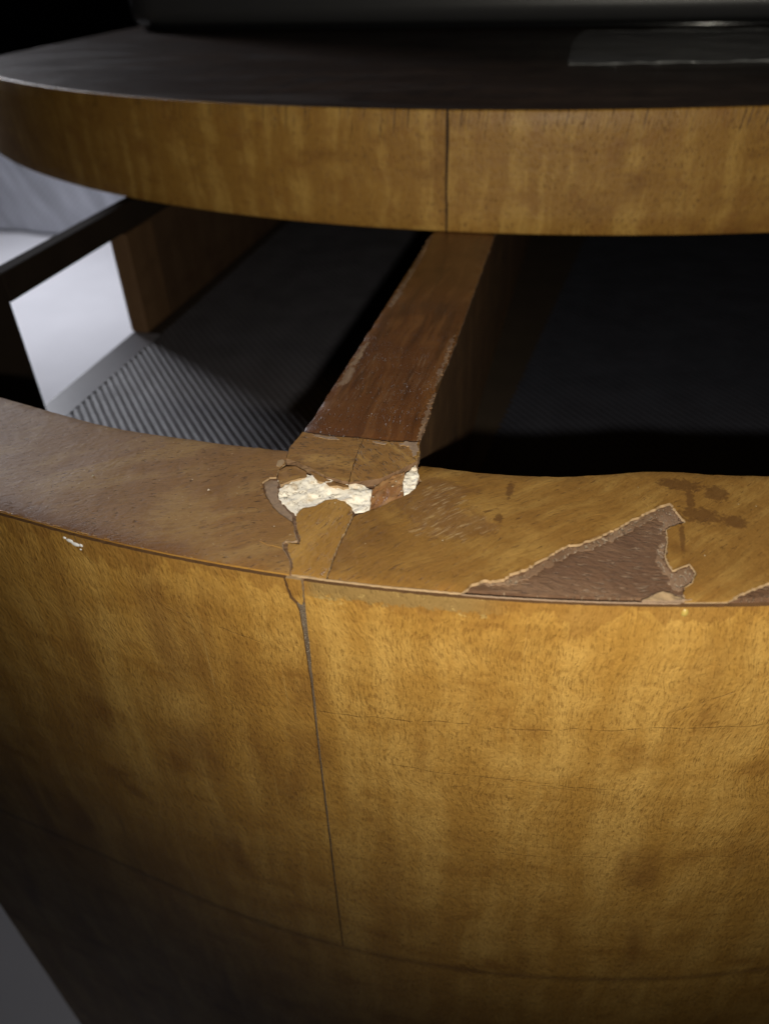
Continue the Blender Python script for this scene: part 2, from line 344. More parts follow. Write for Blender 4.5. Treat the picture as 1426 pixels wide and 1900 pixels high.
M['mat'] = mat_material('ribbed_plastic_lit', (0.066, 0.062, 0.074), .58, 1.0, .00028)  # left mat: paler copy, glow from the side opening put into its colour
M['mat_shaded'] = mat_material('ribbed_plastic_shaded', (0.021, 0.022, 0.031), .75, .3, .00006)  # right mat: darker copy, the compartment's shade put into its colour

def film_material():
    k = NT('clear_plastic_film')
    k.b.inputs['Base Color'].default_value = (.85, .87, .88, 1); k.b.inputs['Roughness'].default_value = .22
    k.b.inputs['Alpha'].default_value = .26; k.b.inputs['Specular IOR Level'].default_value = .9
    g = k.n('ShaderNodeNewGeometry'); nz = k.noise(g.outputs['Position'], 120, 3)
    k.l(k.bump(nz, .5, .002), k.b.inputs['Normal'])
    return k.m
M['film'] = film_material()

# ------------------------------------------------------------------ object helpers
def mesh(name, verts, faces, mats, parent=None, uvs=None, smooth=None, midx=None):
    """verts in body millimetres, z from the wall's top."""
    me = bpy.data.meshes.new(name)
    me.from_pydata([(x*MM, y*MM, z*MM+Z0) for x, y, z in verts], [], faces)
    if not isinstance(mats, (list, tuple)): mats = [mats]
    for m in mats: me.materials.append(m)
    if midx: me.polygons.foreach_set('material_index', midx)
    if smooth is None: smooth = [False]*len(faces)
    elif smooth is True: smooth = [True]*len(faces)
    me.polygons.foreach_set('use_smooth', smooth)
    ul = me.uv_layers.new(name='UVMap')
    if uvs is None: uvs = [(x, y if abs(y) > 0 else z) for x, y, z in verts]
    flat = []
    for lp in me.loops: flat += list(uvs[lp.vertex_index])
    ul.data.foreach_set('uv', flat)
    me.validate(); me.update()
    o = bpy.data.objects.new(name, me); C.objects.link(o)
    if parent is not None:
        o.parent = parent
        if parent.type == 'EMPTY': o.matrix_parent_inverse = Matrix.Translation(-Vector(parent.location))
    return o

def thing(name, label, cat, loc, group=None):
    o = bpy.data.objects.new(name, None); C.objects.link(o); o.location = loc
    o.empty_display_size = .02; tag(o, label, cat, group); return o
def tag(o, label, cat, group=None):
    o['label'] = label; o['category'] = cat
    if group: o['group'] = group
    return o

def box(name, x0, x1, y0, y1, z0, z1, mat, parent, grain='z', bev=0.6):
    """a board with chamfered edges and grain-aligned UVs"""
    import bmesh
    bm = bmesh.new(); bmesh.ops.create_cube(bm, size=1)
    for v in bm.verts:
        v.co = Vector(((x0+x1)/2+v.co.x*(x1-x0), (y0+y1)/2+v.co.y*(y1-y0), (z0+z1)/2+v.co.z*(z1-z0)))
    if bev: bmesh.ops.bevel(bm, geom=bm.edges[:], offset=bev, segments=2, affect='EDGES', profile=.6)
    vs = []; fs = []; uv = []
    for f in bm.faces:      # split per face so every face gets its own UVs
        b = len(vs); n = f.normal
        for v in f.verts:
            p = v.co; vs.append(tuple(p))
            ax = {'x': 0, 'y': 1, 'z': 2}[grain]
            others = [i for i in range(3) if i != ax]
            cross = others[0] if abs(n[others[0]]) < abs(n[others[1]]) else others[1]
            if abs(n[ax]) > .8: uv.append((p[others[0]], p[others[1]]*.5))
            else: uv.append((p[cross], p[ax]))
        fs.append(tuple(range(b, b+len(f.verts))))
    bm.free()
    return mesh(name, vs, fs, mat, parent, uv)

def ragged(pts, step=.45, amp=.11, seed=0):
    out = []
    for (a, b) in zip(pts[:-1], pts[1:]):
        d = math.hypot(b[0]-a[0], b[1]-a[1]); n = max(1, int(d/step))
        for i in range(n):
            t = i/n; x = a[0]+(b[0]-a[0])*t; y = a[1]+(b[1]-a[1])*t
            if i: 
                x += amp*noise.noise((x*1.7+seed, y*1.7, 1.3))*2; y += amp*noise.noise((x*1.7+seed, y*1.7, 8.3))*2
            out.append((x, y))
    out.append(pts[-1]); return out

def tri(pts, spacing):
    """triangulate a closed outline with a jittered grid of inner points"""
    n = len(pts)
    vs = [Vector(p) for p in pts]; ed = [(i, (i+1) % n) for i in range(n)]
    xs = [p[0] for p in pts]; ys = [p[1] for p in pts]
    def inside(x, y):
        c = False; j = n-1
        for i in range(n):
            if (ys[i] > y) != (ys[j] > y) and x < (xs[j]-xs[i])*(y-ys[i])/(ys[j]-ys[i])+xs[i]: c = not c
            j = i
        return c
    if spacing:
        sx, sy = spacing if isinstance(spacing, tuple) else (spacing, spacing)
        y = min(ys)+sy*.5
        while y < max(ys):
            x = min(xs)+sx*.5
            while x < max(xs):
                px = x+random.uniform(-.2, .2)*sx; py = y+random.uniform(-.2, .2)*sy
                if inside(px, py): vs.append(Vector((px, py)))
                x += sx
            y += sy
    v, e, f, ov, oe, of = delaunay_2d_cdt(vs, ed, [], 1, 1e-5)
    return [tuple(p) for p in v], [tuple(q) for q in f]

def sheet(name, pts, zt, thick, mats, parent, spacing=2.0, zf=None, place=None, rot=0.0, smooth=True, uvo=(0, 0), wall=None):
    """a sheet cut to an outline: face + torn edge walls (second material); place() bends it onto its surface"""
    v2, f2 = tri(pts, spacing)
    place = place or (lambda a, b, h: (a, b, h))
    cr, sr = math.cos(rot), math.sin(rot)
    uvf = lambda a, b: (a*cr-b*sr+uvo[0], a*sr+b*cr+uvo[1])
    vs = []; uv = []; fs = []; sm = []; mi = []
    for a, b in v2:
        h = zt+(zf(a, b) if zf else 0)
        vs.append(place(a, b, h)); uv.append(uvf(a, b))
    cnt = {}
    p0 = [Vector(vs[i]) for i in f2[0]]
    up = Vector(place(0, 0, 1))-Vector(place(0, 0, 0))
    flip = (p0[1]-p0[0]).cross(p0[2]-p0[0]).dot(up) < 0
    for q in f2:
        q = tuple(reversed(q)) if flip else q
        fs.append(q); sm.append(smooth); mi.append(0)
        for i in range(len(q)):
            e = (q[i], q[(i+1) % len(q)]); cnt[e] = 1
    for (a, b) in list(cnt):
        if (b, a) in cnt: continue
        base = len(vs)
        for i in (a, b):
            vs.append(vs[i]); uv.append(uv[i])
        for i in (b, a):
            x, y = v2[i]; h = zt-thick
            vs.append(place(x, y, h)); uv.append((uv[i][0]+thick, uv[i][1]+thick))
        fs.append((base+1, base, base+3, base+2)); sm.append(False); mi.append(wall(*v2[a]) if wall else 1)
    return mesh(name, vs, fs, mats, parent, uv, sm, mi)

# ------------------------------------------------------------------ outlines of the bowed wall (mm)
R = 290.0
def yo(x):
    ax = abs(x); lim = 50.0 if x < 0 else 95.0
    if ax <= lim: return R-math.sqrt(R*R-x*x)
    return R-math.sqrt(R*R-lim*lim)+(.155 if x < 0 else .345)*(ax-lim)
YI = [(-152, 57.5), (-120, 50.5), (-84.8, 43.5), (-53.3, 36.4), (-28.1, 34.6), (-13, 34.4), (0, 34.3), (13.5, 34.5), (26, 34.2), (38, 35.3), (45.3, 37.1), (54.8, 40.3), (61, 41.4), (66, 41.6), (75.8, 42.9), (110, 49), (152, 60)]
def yi(x):
    for i, ((a, ya), (b, yb)) in enumerate(zip(YI[:-1], YI[1:])):
        if a <= x <= b:
            p0 = YI[max(0, i-1)]; p3 = YI[min(len(YI)-1, i+2)]
            t = (x-a)/(b-a); m0 = (yb-p0[1])/(b-p0[0])*(b-a); m1 = (p3[1]-ya)/(p3[0]-a)*(b-a)
            return (2*t**3-3*t*t+1)*ya+(t**3-2*t*t+t)*m0+(-2*t**3+3*t*t)*yb+(t**3-t*t)*m1
    return YI[0][1] if x < 0 else YI[-1][1]
XS = [-151.5+303*i/150 for i in range(151)]

# ------------------------------------------------------------------ the room
def struct(o): o['kind'] = 'structure'; return o
struct(mesh('floor', [(-6000, -4000, -400), (6000, -4000, -400), (6000, 4200, -400), (-6000, 4200, -400)], [(0, 1, 2, 3)], M['floor']))
struct(mesh('wall', [(-6000, 4000, -400), (6000, 4000, -400), (6000, 4000, 2200), (-6000, 4000, 2200), (-6000, 4100, -400), (6000, 4100, -400), (6000, 4100, 2200), (-6000, 4100, 2200)],
            [(0, 1, 2, 3), (5, 4, 7, 6), (3, 2, 6, 7)], M['wall']))

# ------------------------------------------------------------------ the side table
table = thing('side_table', 'old golden veneered side table with a bowed front, bowed top and chipped veneer', 'side table', (0, .3, 0))

# bowed front wall: substrate
vs = []; fs = []; uv = []
def sect(x): return [(x, yo(x)+1.0, -.5), (x, yo(x)+1.0, -398), (x, yi(x)-.4, -398), (x, yi(x)-.4, -.5)]
for x in XS:
    s = sect(x); vs += s
# separate strips so each face keeps its own grain direction
def strip(a, b, uvfun):
    global V, F, U
    base = len(V)
    for x in XS:
        s = sect(x)
        for p in (s[a], s[b]): V.append(p); U.append(uvfun(p))
    for i in range(len(XS)-1):
        k = base+2*i; F.append((k, k+1, k+3, k+2))
V = []; F = []; U = []
strip(0, 1, lambda p: (p[0], p[2])); strip(1, 2, lambda p: (p[0], p[1])); strip(2, 3, lambda p: (p[0], p[2]))
strip(3, 0, lambda p: (p[1]-.10*p[0], p[0]+.1*p[1]))
for x, rev in ((XS[0], 0), (XS[-1], 1)):
    b = len(V)
    for p in sect(x): V.append(p); U.append((p[1], p[2]))
    F.append((b, b+1, b+2, b+3) if rev else (b+3, b+2, b+1, b))
front = mesh('front_wall', V, F, M['core'], table, U, True)
for p in front.data.polygons: p.use_smooth = abs(p.normal.z) < .5

# top veneer of the bowed wall
left_break = [(-12.49, 34.4), (-11.55, 29.85), (-12.07, 27.11), (-11.67, 25.23), (-12.89, 24.89), (-13.64, 22.97), (-11.6, 19.23), (-8.94, 16.03), (-6.84, 14.19), (-4.69, 12.87), (-3.76, 12.19), (-2.75, 9.89), (-1.62, 8.06), (-2.4, 7.41), (-3.53, 7.58), (-3.78, 6.8), (-3.11, 5.34), (-2.48, 4.68), (-1.15, 3.02), (-.35, 1.3), (-.1, yo(0))]
wedge = [(-0.32, 19.74), (1.4, 20.55), (3.22, 20.08), (4.96, 18.37), (5.64, 16.28), (5.54, 12.38), (5.45, 8.26), (5.72, 4.03), (5.98, yo(6)), (.25, yo(0)), (0.10, 1.45), (-0.77, 3.24), (-2.1, 5.11), (-2.82, 6.96), (-0.76, 7.0), (-1.24, 8.93), (-2.42, 10.66), (-3.49, 12.99), (-4.06, 14.76), (-3.49, 16.58), (-1.61, 17.64)]
right_break = [(6.28, yo(6.3)), (5.96, 3.92), (5.76, 8.15), (5.86, 12.27), (5.95, 16.25), (7.88, 18.19), (9.01, 19.09), (10.7, 21.03), (12.64, 23.27), (13.7, 24.66), (14.46, 26.24), (15.17, 28.82), (14.06, 30.7), (13.7, 34.45)]
chip = [(27.0, yo(27.0)), (27.63, 1.86), (29.62, 4.24), (33.1, 5.42), (33.67, 6.77), (36.05, 8.4), (39.37, 12.6), (42.13, 15.9), (43.98, 16.47), (46.52, 18.68), (50.23, 22.65), (54.07, 26.76), (56.45, 29.3), (58.36, 30.74), (59.48, 28.19), (60.68, 25.76), (58.93, 24.42), (57.57, 23.17), (57.64, 20.02), (57.14, 16.28), (57.58, 14.04), (58.06, 12.88), (59.51, 14.16), (60.61, 15.07), (61.54, 13.16), (60.86, 10.53), (59.59, 9.19), (59.3, 7.6), (59.5, yo(59.5))]
chip2 = [(65.6, yo(65.6)), (66.65, 8.45), (68.69, 10.3), (71.82, 12.73), (76, 15.0), (84, 16.6), (90, 15.5), (93, yo(93))]

def und(a, b):      # old, slightly cupped veneer
    return .16*noise.noise((a*.06, b*.09, 2.2))+.05*noise.noise((a*.3, b*.3, 5.2))
def edge_round(a, b):
    d = min(b-yo(a), yi(a)-b)
    return und(a, b)-(.35*(1-max(0, d)/1.2)**2 if d < 1.2 else 0)
outer = lambda x0, x1, st=1.2: [(x0+(x1-x0)*i/max(1, int(abs(x1-x0)/st)), yo(x0+(x1-x0)*i/max(1, int(abs(x1-x0)/st)))) for i in range(max(1, int(abs(x1-x0)/st))+1)]
inner = lambda x0, x1, st=1.2: [(x0+(x1-x0)*i/max(1, int(abs(x1-x0)/st)), yi(x0+(x1-x0)*i/max(1, int(abs(x1-x0)/st)))+.25*noise.noise((i*.9, 3.1, x0))) for i in range(max(1, int(abs(x1-x0)/st))+1)]
lp = outer(-152, -.4)[:-1]+list(reversed(ragged(left_break)))+inner(-12.8, -152)
sheet('top_veneer', lp, 0, .6, [M['top_l'], M['amber'], M['raw']], front, (2.2, 1.6), edge_round, rot=math.radians(62), wall=lambda a, b: 2 if a > -15 and b-yo(a) > .6 else 1)['label'] = 'left top veneer, brown and glossy, broken away at its right end'
sheet('wedge_veneer', ragged(wedge+wedge[:1])[:-1], .05, .65, [M['wedge'], M['raw']], front, 1.0, lambda a, b: .04*noise.noise((a*.3, b*.3, 1))-(.3*(1-max(0, b-yo(a))/1.2)**2 if b-yo(a) < 1.2 else 0), rot=math.radians(20))
rp = ragged(right_break)+inner(14.2, 152)+outer(152, 93.6)+list(reversed(ragged(chip2, amp=.2)))+outer(65.2, 59.9)+list(reversed(ragged(chip, amp=.22)))+outer(26.6, 6.8)
sheet('top_veneer', rp, 0, .6, [M['top_r'], M['raw']], front, (2.0, 1.5), edge_round, rot=math.radians(-48+90))['label'] = 'right top veneer with a torn chip baring the red-brown wood'

# dusty torn skins at the rim of the chips
def slip(name, pts, z, th, mats, parent, sp=.5, amp=.12, bumpy=.1, rot=0.0):
    return sheet(name, ragged(pts+pts[:1], .3, amp, 3)[:-1], z, th, mats, parent, sp, lambda a, b: bumpy*noise.noise((a*1.3, b*1.3, 7.7)), rot=rot)
slip('torn_edge', [(53.4, yo(53.4)+.1), (53.9, 5.3), (54.75, 6.4), (56.4, 7.6), (57.4, 7.3), (58.45, 7.0), (59.3, 6.9), (60.5, yo(60.5)+.3), (57, yo(57)+.1)], -.12, .5, [M['raw'], M['dusty']], front, .35, bumpy=.3)
slip('torn_edge', [(-13.2, 22.9), (-12.6, 24.6), (-11.2, 24.6), (-10.2, 22.0), (-9.2, 19.2), (-7.4, 17.0), (-5.0, 14.9), (-4.4, 13.4), (-5.0, 13.1), (-8.7, 16.2), (-11.3, 19.3)], -.36, .4, [M['dusty'], M['dusty']], front, .5, bumpy=.15)
slip('torn_edge', [(-13.3, 30.2), (-12.5, 30.9), (-11.75, 29.9), (-12.1, 28.2), (-12.9, 28.6)], .12, .4, [M['raw'], M['raw']], front, .35)
def ridge(name, pts, wd, z, mat, parent, h=.18):
    """a thin raised sliver of torn fibre following a line"""
    vs = []; fs = []
    q = ragged(pts, .5, .06, 9); n = len(q)
    for i, (x, y) in enumerate(q):
        a = q[max(0, i-1)]; b = q[min(n-1, i+1)]
        dx, dy = b[0]-a[0], b[1]-a[1]; L = math.hypot(dx, dy) or 1
        nx, ny = -dy/L, dx/L
        ww = wd*(.55+.6*abs(noise.noise((x*.9, y*.9, 4.0))))*(.25 if i in (0, n-1) else 1)
        hh = h*(.6+.7*abs(noise.noise((x*.7, y*.7, 9.0))))
        vs += [(x-nx*ww, y-ny*ww, z-.1), (x-nx*ww*.4, y-ny*ww*.4, z+hh), (x+nx*ww*.4, y+ny*ww*.4, z+hh), (x+nx*ww, y+ny*ww, z-.1)]
    for i in range(n-1):
        for j in range(3): k = 4*i+j; fs.append((k, k+4, k+5, k+1))
    return mesh(name, vs, fs, mat, parent, None, True)
M['margin'] = wood('dusty_torn_wood', (0.31, 0.205, 0.130), (0.20, 0.115, 0.065), (0.12, 0.060, 0.032), (0.46, 0.36, 0.26), .7, (.55, .65), rough=.9, seed=23, coat=0, pu=2.4, pv=1.2, bump=2.2, contrast=1.6, fib=2.4)
up_edge = [(29.6, 4.0), (33.1, 5.2), (36.05, 8.1), (39.37, 12.2), (42.13, 15.5), (43.98, 16.1), (46.52, 18.3), (50.23, 22.3), (54.07, 26.4), (56.45, 28.9), (58.36, 30.3), (59.3, 28.2), (60.3, 25.8), (58.8, 24.7), (57.3, 23.3)]
low_edge = [(56.2, 22.0), (57.0, 24.8), (56.0, 26.6), (54.4, 25.4), (51.6, 21.6), (48.0, 18.0), (45.4, 15.6), (43.4, 14.6), (40.6, 11.8), (37.5, 8.0), (34.2, 4.9), (31.0, 3.8)]
slip('torn_edge', up_edge+low_edge, -.40, .3, [M['margin'], M['margin']], front, .6, .40, .06)
slip('torn_edge', [(57.2, 20.0), (56.7, 16.5), (57.1, 13.9), (58.06, 12.4), (59.51, 13.7), (60.5, 14.5), (61.2, 13.0), (60.5, 10.7), (59.3, 9.5), (58.6, 7.9), (57.4, 9.8), (57.6, 11.2), (56.4, 12.6), (55.6, 14.8), (55.9, 17.0), (56.6, 19.8)], -.40, .3, [M['margin'], M['margin']], front, .5, .25, .06)
ridge('torn_edge', [(29.6, 4.4), (33.1, 5.6), (33.67, 6.95), (36.05, 8.6), (39.37, 12.8), (42.13, 16.1), (43.98, 16.65), (46.52, 18.9), (50.23, 22.8), (54.07, 26.95), (56.45, 29.5), (58.36, 30.9)], .07, -.03, M['raw'], front, .03)
ridge('torn_edge', [(58.36, 30.7), (59.48, 28.1), (60.6, 25.7), (58.93, 24.3), (57.5, 23.1), (57.55, 20.0), (57.05, 16.3), (57.5, 13.9), (58.06, 12.7), (59.51, 14.0), (60.61, 14.9), (61.4, 13.1), (60.8, 10.5), (59.5, 9.1)], .16, -.05, M['raw'], front, .05)
ridge('torn_edge', [(66.3, 8.2), (68.69, 10.4), (71.82, 12.8), (76, 15.1)], .16, -.04, M['raw'], front, .06)
ridge('torn_edge', [(-7.7, 6.5), (-6.6, 6.1), (-5.7, 5.85), (-4.5, 5.8), (-3.3, 5.6)], .14, -.02, M['amber'], front, .08)
ridge('torn_edge', [(-4.55, 12.6), (-3.6, 12.0), (-2.6, 9.8), (-1.5, 8.1), (-2.3, 7.5), (-3.4, 7.7), (-3.7, 6.8), (-3.0, 5.3), (-2.4, 4.7), (-1.05, 3.0), (-.3, 1.4)], .16, -.08, M['dusty'], front, .1)
ridge('worn_edge', [(x, yo(x)+.02) for x in range(1, 28, 1)], .30, -.40, M['raw'], front, .16)
ridge('worn_edge', [(x, yo(x)-.05) for x in range(27, 60, 1)], .20, -.5, M['dusty'], front, .10)
ridge('worn_edge', [(x, yo(x)+.25) for x in range(-84, -10, 1)], .24, -.36, M['amber'], front, .14)

# front veneer, bent round the bow: left sheet, right sheet, a loose sliver and the plinth below the groove
def bend(a, b, h):          # a = across, b = height, h = out from the bow
    s = (yo(a+.05)-yo(a-.05))/.1; L = math.hypot(s, 1)
    return (a+s*h/L, yo(a)+1.0-h/L, b)
seam_r = [(2.02, -1.5), (1.9, -4.05), (1.82, -7.06), (1.69, -12.3), (1.55, -17.82), (1.38, -25.11), (1.07, -36.21), (0.87, -45.88), (0.69, -65.0), (0.2, -95.96), (-0.12, -128.0)]
seam_l = [(-1.18, -1.5), (-1.08, -3.12), (-0.61, -5.76), (0.37, -6.9), (0.71, -8.31), (0.76, -12.52), (0.80, -18.02), (0.90, -22.25), (0.93, -25.21), (0.76, -36.28), (0.57, -45.97), (0.40, -65.1), (-0.07, -96.07), (-0.40, -128.0)]
def top_line(x0, x1): 
    n = max(2, int(abs(x1-x0)/1.0)); return [(x0+(x1-x0)*i/n, -1.5+.16*noise.noise(((x0+(x1-x0)*i/n)*.8, 2.0, 1.0))) for i in range(n+1)]
def low_line(x0, x1): 
    n = max(2, int(abs(x1-x0)/2.0)); return [(x0+(x1-x0)*i/n, -128.0+.1*noise.noise(((x0+(x1-x0)*i/n)*.3, 2.0, 1.0))) for i in range(n+1)]
fz = lambda a, b: .05*noise.noise((a*.15, b*.05, 3.0))+.02*noise.noise((a*.6, b*.3, 3.0))
seam_l = [(a-.02-.12*max(0, noise.noise((b*.16, 3.0, 1.0))+.35), b) for a, b in seam_l]
seam_r = [(a+.02+.08*max(0, noise.noise((b*.21, 9.0, 1.0))+.3), b) for a, b in seam_r]
lpoly = top_line(-151, -1.4)[:-1]+ragged(seam_l, 1.2, .05)[:-1]+low_line(seam_l[-1][0]-.05, -151)
rpoly = list(reversed(ragged(seam_r, 1.2, .05)))[:-1]+top_line(2.1, 151)+low_line(151, seam_r[-1][0]+.05)[:-1]
p = sheet('front_veneer', lpoly, .8, .8, [M['front'], M['lip']], front, (2.6, 4.0), fz, bend, uvo=(0, 0)); p['label'] = 'left front veneer panel, darker toward the side'
p = sheet('front_veneer', rpoly, .8, .8, [M['front'], M['lip']], front, (2.6, 4.0), fz, bend, uvo=(0, 0)); p['label'] = 'right front veneer panel, golden with fine scratches'
M['grit'] = wood('grit_filled_joint', (0.17, 0.125, 0.085), (0.10, 0.068, 0.044), (0.045, 0.028, 0.017), (0.36, 0.30, 0.22), .6, (.55, .63), rough=.9, seed=25, coat=0, pu=3.5, pv=2.2, bump=2.5, contrast=2, fib=2)
gl = [(a-.25, b) for a, b in seam_l[3:]]; gr_ = [(a+.25, b) for a, b in seam_r[2:]]
sheet('joint_grit', ragged(gl, .8, .06)+list(reversed(ragged(gr_, .8, .06))), .42, .3, [M['grit'], M['grit']], front, .5, lambda a, b: .16*noise.noise((a*2, b*1.4, 2.0)), bend)
sheet('veneer_sliver', ragged([(-1.0, -1.5), (1.62, -1.5), (1.66, -3.85), (1.56, -5.9), (1.3, -6.9), (0.9, -6.9), (.42, -6.2), (-.25, -5.3), (-.70, -3.1), (-1.0, -1.5)], .5, .07)[:-1], .72, .7, [M['front'], M['raw']], front, .8, None, bend)
pl = [(-151+302*i/160, -128.35) for i in range(161)]+[(151-302*i/40, -396) for i in range(41)]
sheet('plinth_veneer', pl, .72, .8, [M['front'], M['lip']], front, (3, 20), None, bend)
# ---- repairs at the break
cap_all = [(-11.48, 39.88), (-8.96, 39.5), (1.25, 39.7), (10.3, 39.9), (12.2, 40.3), (13.2, 36.5), (13.3, 33.96), (10.94, 30.59), (7.66, 26.8), (2.57, 24.6), (-1.72, 25.4), (-6.41, 27.9), (-9.34, 29.4), (-11.23, 29.6), (-12.01, 34.14), (-11.6, 37.08)]
cl = [(-11.48, 39.88), (-8.96, 39.5), (-4, 39.4), (1.15, 39.7), (1.3, 35.6), (1.85, 29.86), (2.47, 24.7), (-1.72, 25.5), (-6.41, 28.0), (-9.34, 29.4), (-11.23, 29.8), (-12.01, 34.14), (-11.6, 37.08)]
cr_ = [(1.27, 39.7), (6, 39.6), (10.3, 40.0), (12.2, 40.5), (13.2, 36.5), (13.3, 33.96), (10.94, 30.59), (7.66, 26.8), (2.62, 24.7), (2.0, 29.86), (1.43, 35.6)]

# divider board
def dxl(y): return -11.7+.7*min(1, max(0, (y-40)/130.0))
def dxr(y): return 12.1-2.6*min(1, max(0, (y-40)/130.0))
ys = [31+i*4 for i in range(93)]
V = []; F = []; U = []
for side in (0, 1):
    b = len(V)
    for y in ys:
        for z in (-.2, -51): V.append(((dxl(y)+.25) if side == 0 else (dxr(y)-.25), y, z)); U.append((y*1.0, z*1.0))
    for i in range(len(ys)-1):
        k = b+2*i; F.append((k, k+2, k+3, k+1) if side == 0 else (k, k+1, k+3, k+2))
b = len(V)
for y in ys:
    for x in (dxl(y)+.25, dxr(y)-.25): V.append((x, y, -.2)); U.append((x, y))
for i in range(len(ys)-1): k = b+2*i; F.append((k, k+1, k+3, k+2))
b = len(V)
for (x, z) in ((dxl(31), -.2), (dxr(31), -.2), (dxr(31), -51), (dxl(31), -51)): V.append((x, 31, z)); U.append((x, z))
F.append((b+3, b+2, b+1, b))
divider = mesh('divider', V, F, M['board'], table, U)
# varnished top strip with nibbled sides
def nib(x, y, s): return .30*noise.noise((y*.22, s, 1.0))+.16*noise.noise((y*.9, s, 2.0))+(.10*noise.noise((y*2.7, s, 3.0)))
Lside = [(dxl(y)+nib(0, y, 4.0), y) for y in [40+i*.9 for i in range(310)]]
Rside = [(dxr(y)+nib(0, y, 14.0)-(.8*max(0, 1-abs(y-66)/12.0)), y) for y in [40.3+i*.9 for i in range(310)]]
st = sheet('top_strip', Lside+list(reversed(Rside)), .55, .8, [M['rail'], M['dusty']], divider, (2.2, 4), lambda a, b: .10*noise.noise((a*.3, b*.05, 3))-(.4 if min(a-dxl(b), dxr(b)-a) < .5 else 0))
# pale knocks along the two arrises
for pts in ([(-10.6, 168), (-9.9, 150), (-9.3, 134), (-9.5, 124), (-8.9, 113), (-9.6, 106), (-10.3, 107.5), (-10.3, 121), (-10.3, 135), (-10.7, 152), (-11.0, 168)],
            [(-9.7, 84.5), (-9.5, 79), (-8.6, 67), (-9.2, 61.5), (-10.6, 60.5), (-10.6, 70), (-10.5, 79), (-10.2, 84)],
            [(9.9, 90), (10.1, 84), (10.3, 76), (10.1, 70), (10.7, 64), (10.9, 72), (10.6, 84), (10.3, 92)],
            [(10.8, 60), (11.1, 52), (11.4, 44), (11.9, 41), (12.1, 46), (11.6, 56), (11.1, 62)]):
    slip('worn_patch', pts, .57, .3, [M['rub'], M['rub']], divider, .8, amp=.42, bumpy=.05)

c1 = sheet('cap_veneer', ragged(cl+cl[:1], .5, .1)[:-1], 1.05, 1.5, [M['cap'], M['rub']], divider, .9, lambda a, b: .1*noise.noise((a*.3, b*.3, 2)), rot=math.radians(78))
c2 = sheet('cap_veneer', ragged(cr_+cr_[:1], .5, .1)[:-1], 1.0, 1.5, [M['cap'], M['rub']], divider, .9, lambda a, b: .1*noise.noise((a*.3, b*.3, 4)), rot=math.radians(-40), uvo=(40, 9))
slip('worn_patch', [(-8.5, 39.3), (-4, 38.9), (-3.2, 38.2), (-5, 38.1), (-8.8, 38.6)], 1.12, .3, [M['dusty'], M['raw']], divider, .4)
slip('worn_patch', [(9.4, 39.9), (11.9, 40.4), (12.8, 37), (12.3, 35), (11.2, 37.4), (10.6, 38.6), (8.6, 38.9)], 1.12, .3, [M['dusty'], M['raw']], divider, .4, amp=.25)
slip('worn_patch', [(3.2, 39.2), (6.2, 38.9), (6.0, 38.2), (4.2, 38.4)], 1.08, .2, [M['dusty'], M['raw']], divider, .4)

# crumbly white filler in the gap, with a wood splinter set in it
def lump(s, a0=.42):
    def f(a, b):
        t = max(0, min(1, (b-16.5-.09*(a-0)**2*0)/9.5))
        cell = noise.voronoi((a*.33+s+.5*noise.noise((a*.8, b*.8, 1)), b*.33, s))[0]
        return max(-.42, -.5+1.0*t+a0*(noise.noise((a*.38, b*.38, s))+.28*noise.noise((a*1.1, b*1.1, s))+.16*abs(noise.noise((a*2.2, b*2.2, s))))-.30*max(0, .10-(cell[1]-cell[0]))/.10)
    return f
filler = [(-9.7, 21.53), (-8.04, 23.83), (-6.0, 26.3), (-1.72, 25.6), (1.29, 24.6), (3.83, 25.2), (5.33, 25.2), (6.9, 24.6), (7.99, 18.35), (5.63, 17.75), (4.9, 18.5), (3.25, 20.2), (1.4, 20.7), (-0.3, 19.85), (-1.6, 17.75), (-3.5, 16.7), (-4.25, 14.9), (-6.79, 17.14), (-8.92, 19.05)]
sheet('filler', ragged(filler+filler[:1], .4, .16)[:-1], 0, 1.0, [M['chalk'], M['chalk']], divider, .32, lump(2.0), smooth=True)
fil2 = [(11.7, 29.8), (13.05, 33.2), (14.35, 30.4), (14.43, 27.05), (13.92, 24.5), (13.0, 23.8), (12.3, 26.0)]
sheet('filler', ragged(fil2+fil2[:1], .4, .12)[:-1], .15, 1.4, [M['chalk'], M['chalk']], divider, .35, lambda a, b: .4*noise.noise((a, b, 4))+.05*(b-28), smooth=False)
spl = [(7.0, 24.6), (8.05, 18.5), (10.72, 21.1), (12.9, 23.7), (12.1, 26.2), (11.6, 30.4), (10.4, 29.6), (8.3, 27.2)]
sheet('splinter', ragged(spl+spl[:1], .4, .12)[:-1], -.35, 1.0, [M['splint'], M['raw']], divider, .4, lambda a, b: .10*(b-20)*.9+.28*noise.noise((a*1.4, b*.5, 3)), rot=math.radians(25), smooth=False)
bit = [(-11.5, 26.5), (-10.69, 27.9), (-9.03, 28.5), (-6.26, 27.0), (-5.74, 25.38), (-8.04, 23.93), (-9.68, 22.2), (-10.9, 24.01)]
sheet('veneer_chip', ragged(bit+bit[:1], .4, .1)[:-1], .55, 1.2, [M['cap'], M['raw']], divider, .6, lambda a, b: .12*noise.noise((a*.5, b*.5, 5)), rot=math.radians(60), uvo=(15, 60))
lip = [(-5.6, 27.3), (-1.7, 25.3), (1.2, 24.5), (2.6, 24.3), (2.9, 23.7), (1.9, 23.4), (.6, 23.8), (-.6, 23.3), (-1.6, 24.2), (-3.0, 24.4), (-4.4, 25.6)]
sheet('veneer_chip', ragged(lip+lip[:1], .4, .12)[:-1], .62, .8, [M['cap'], M['raw']], divider, .5, lambda a, b: .1*noise.noise((a, b, 8)), rot=math.radians(15), uvo=(70, 30))

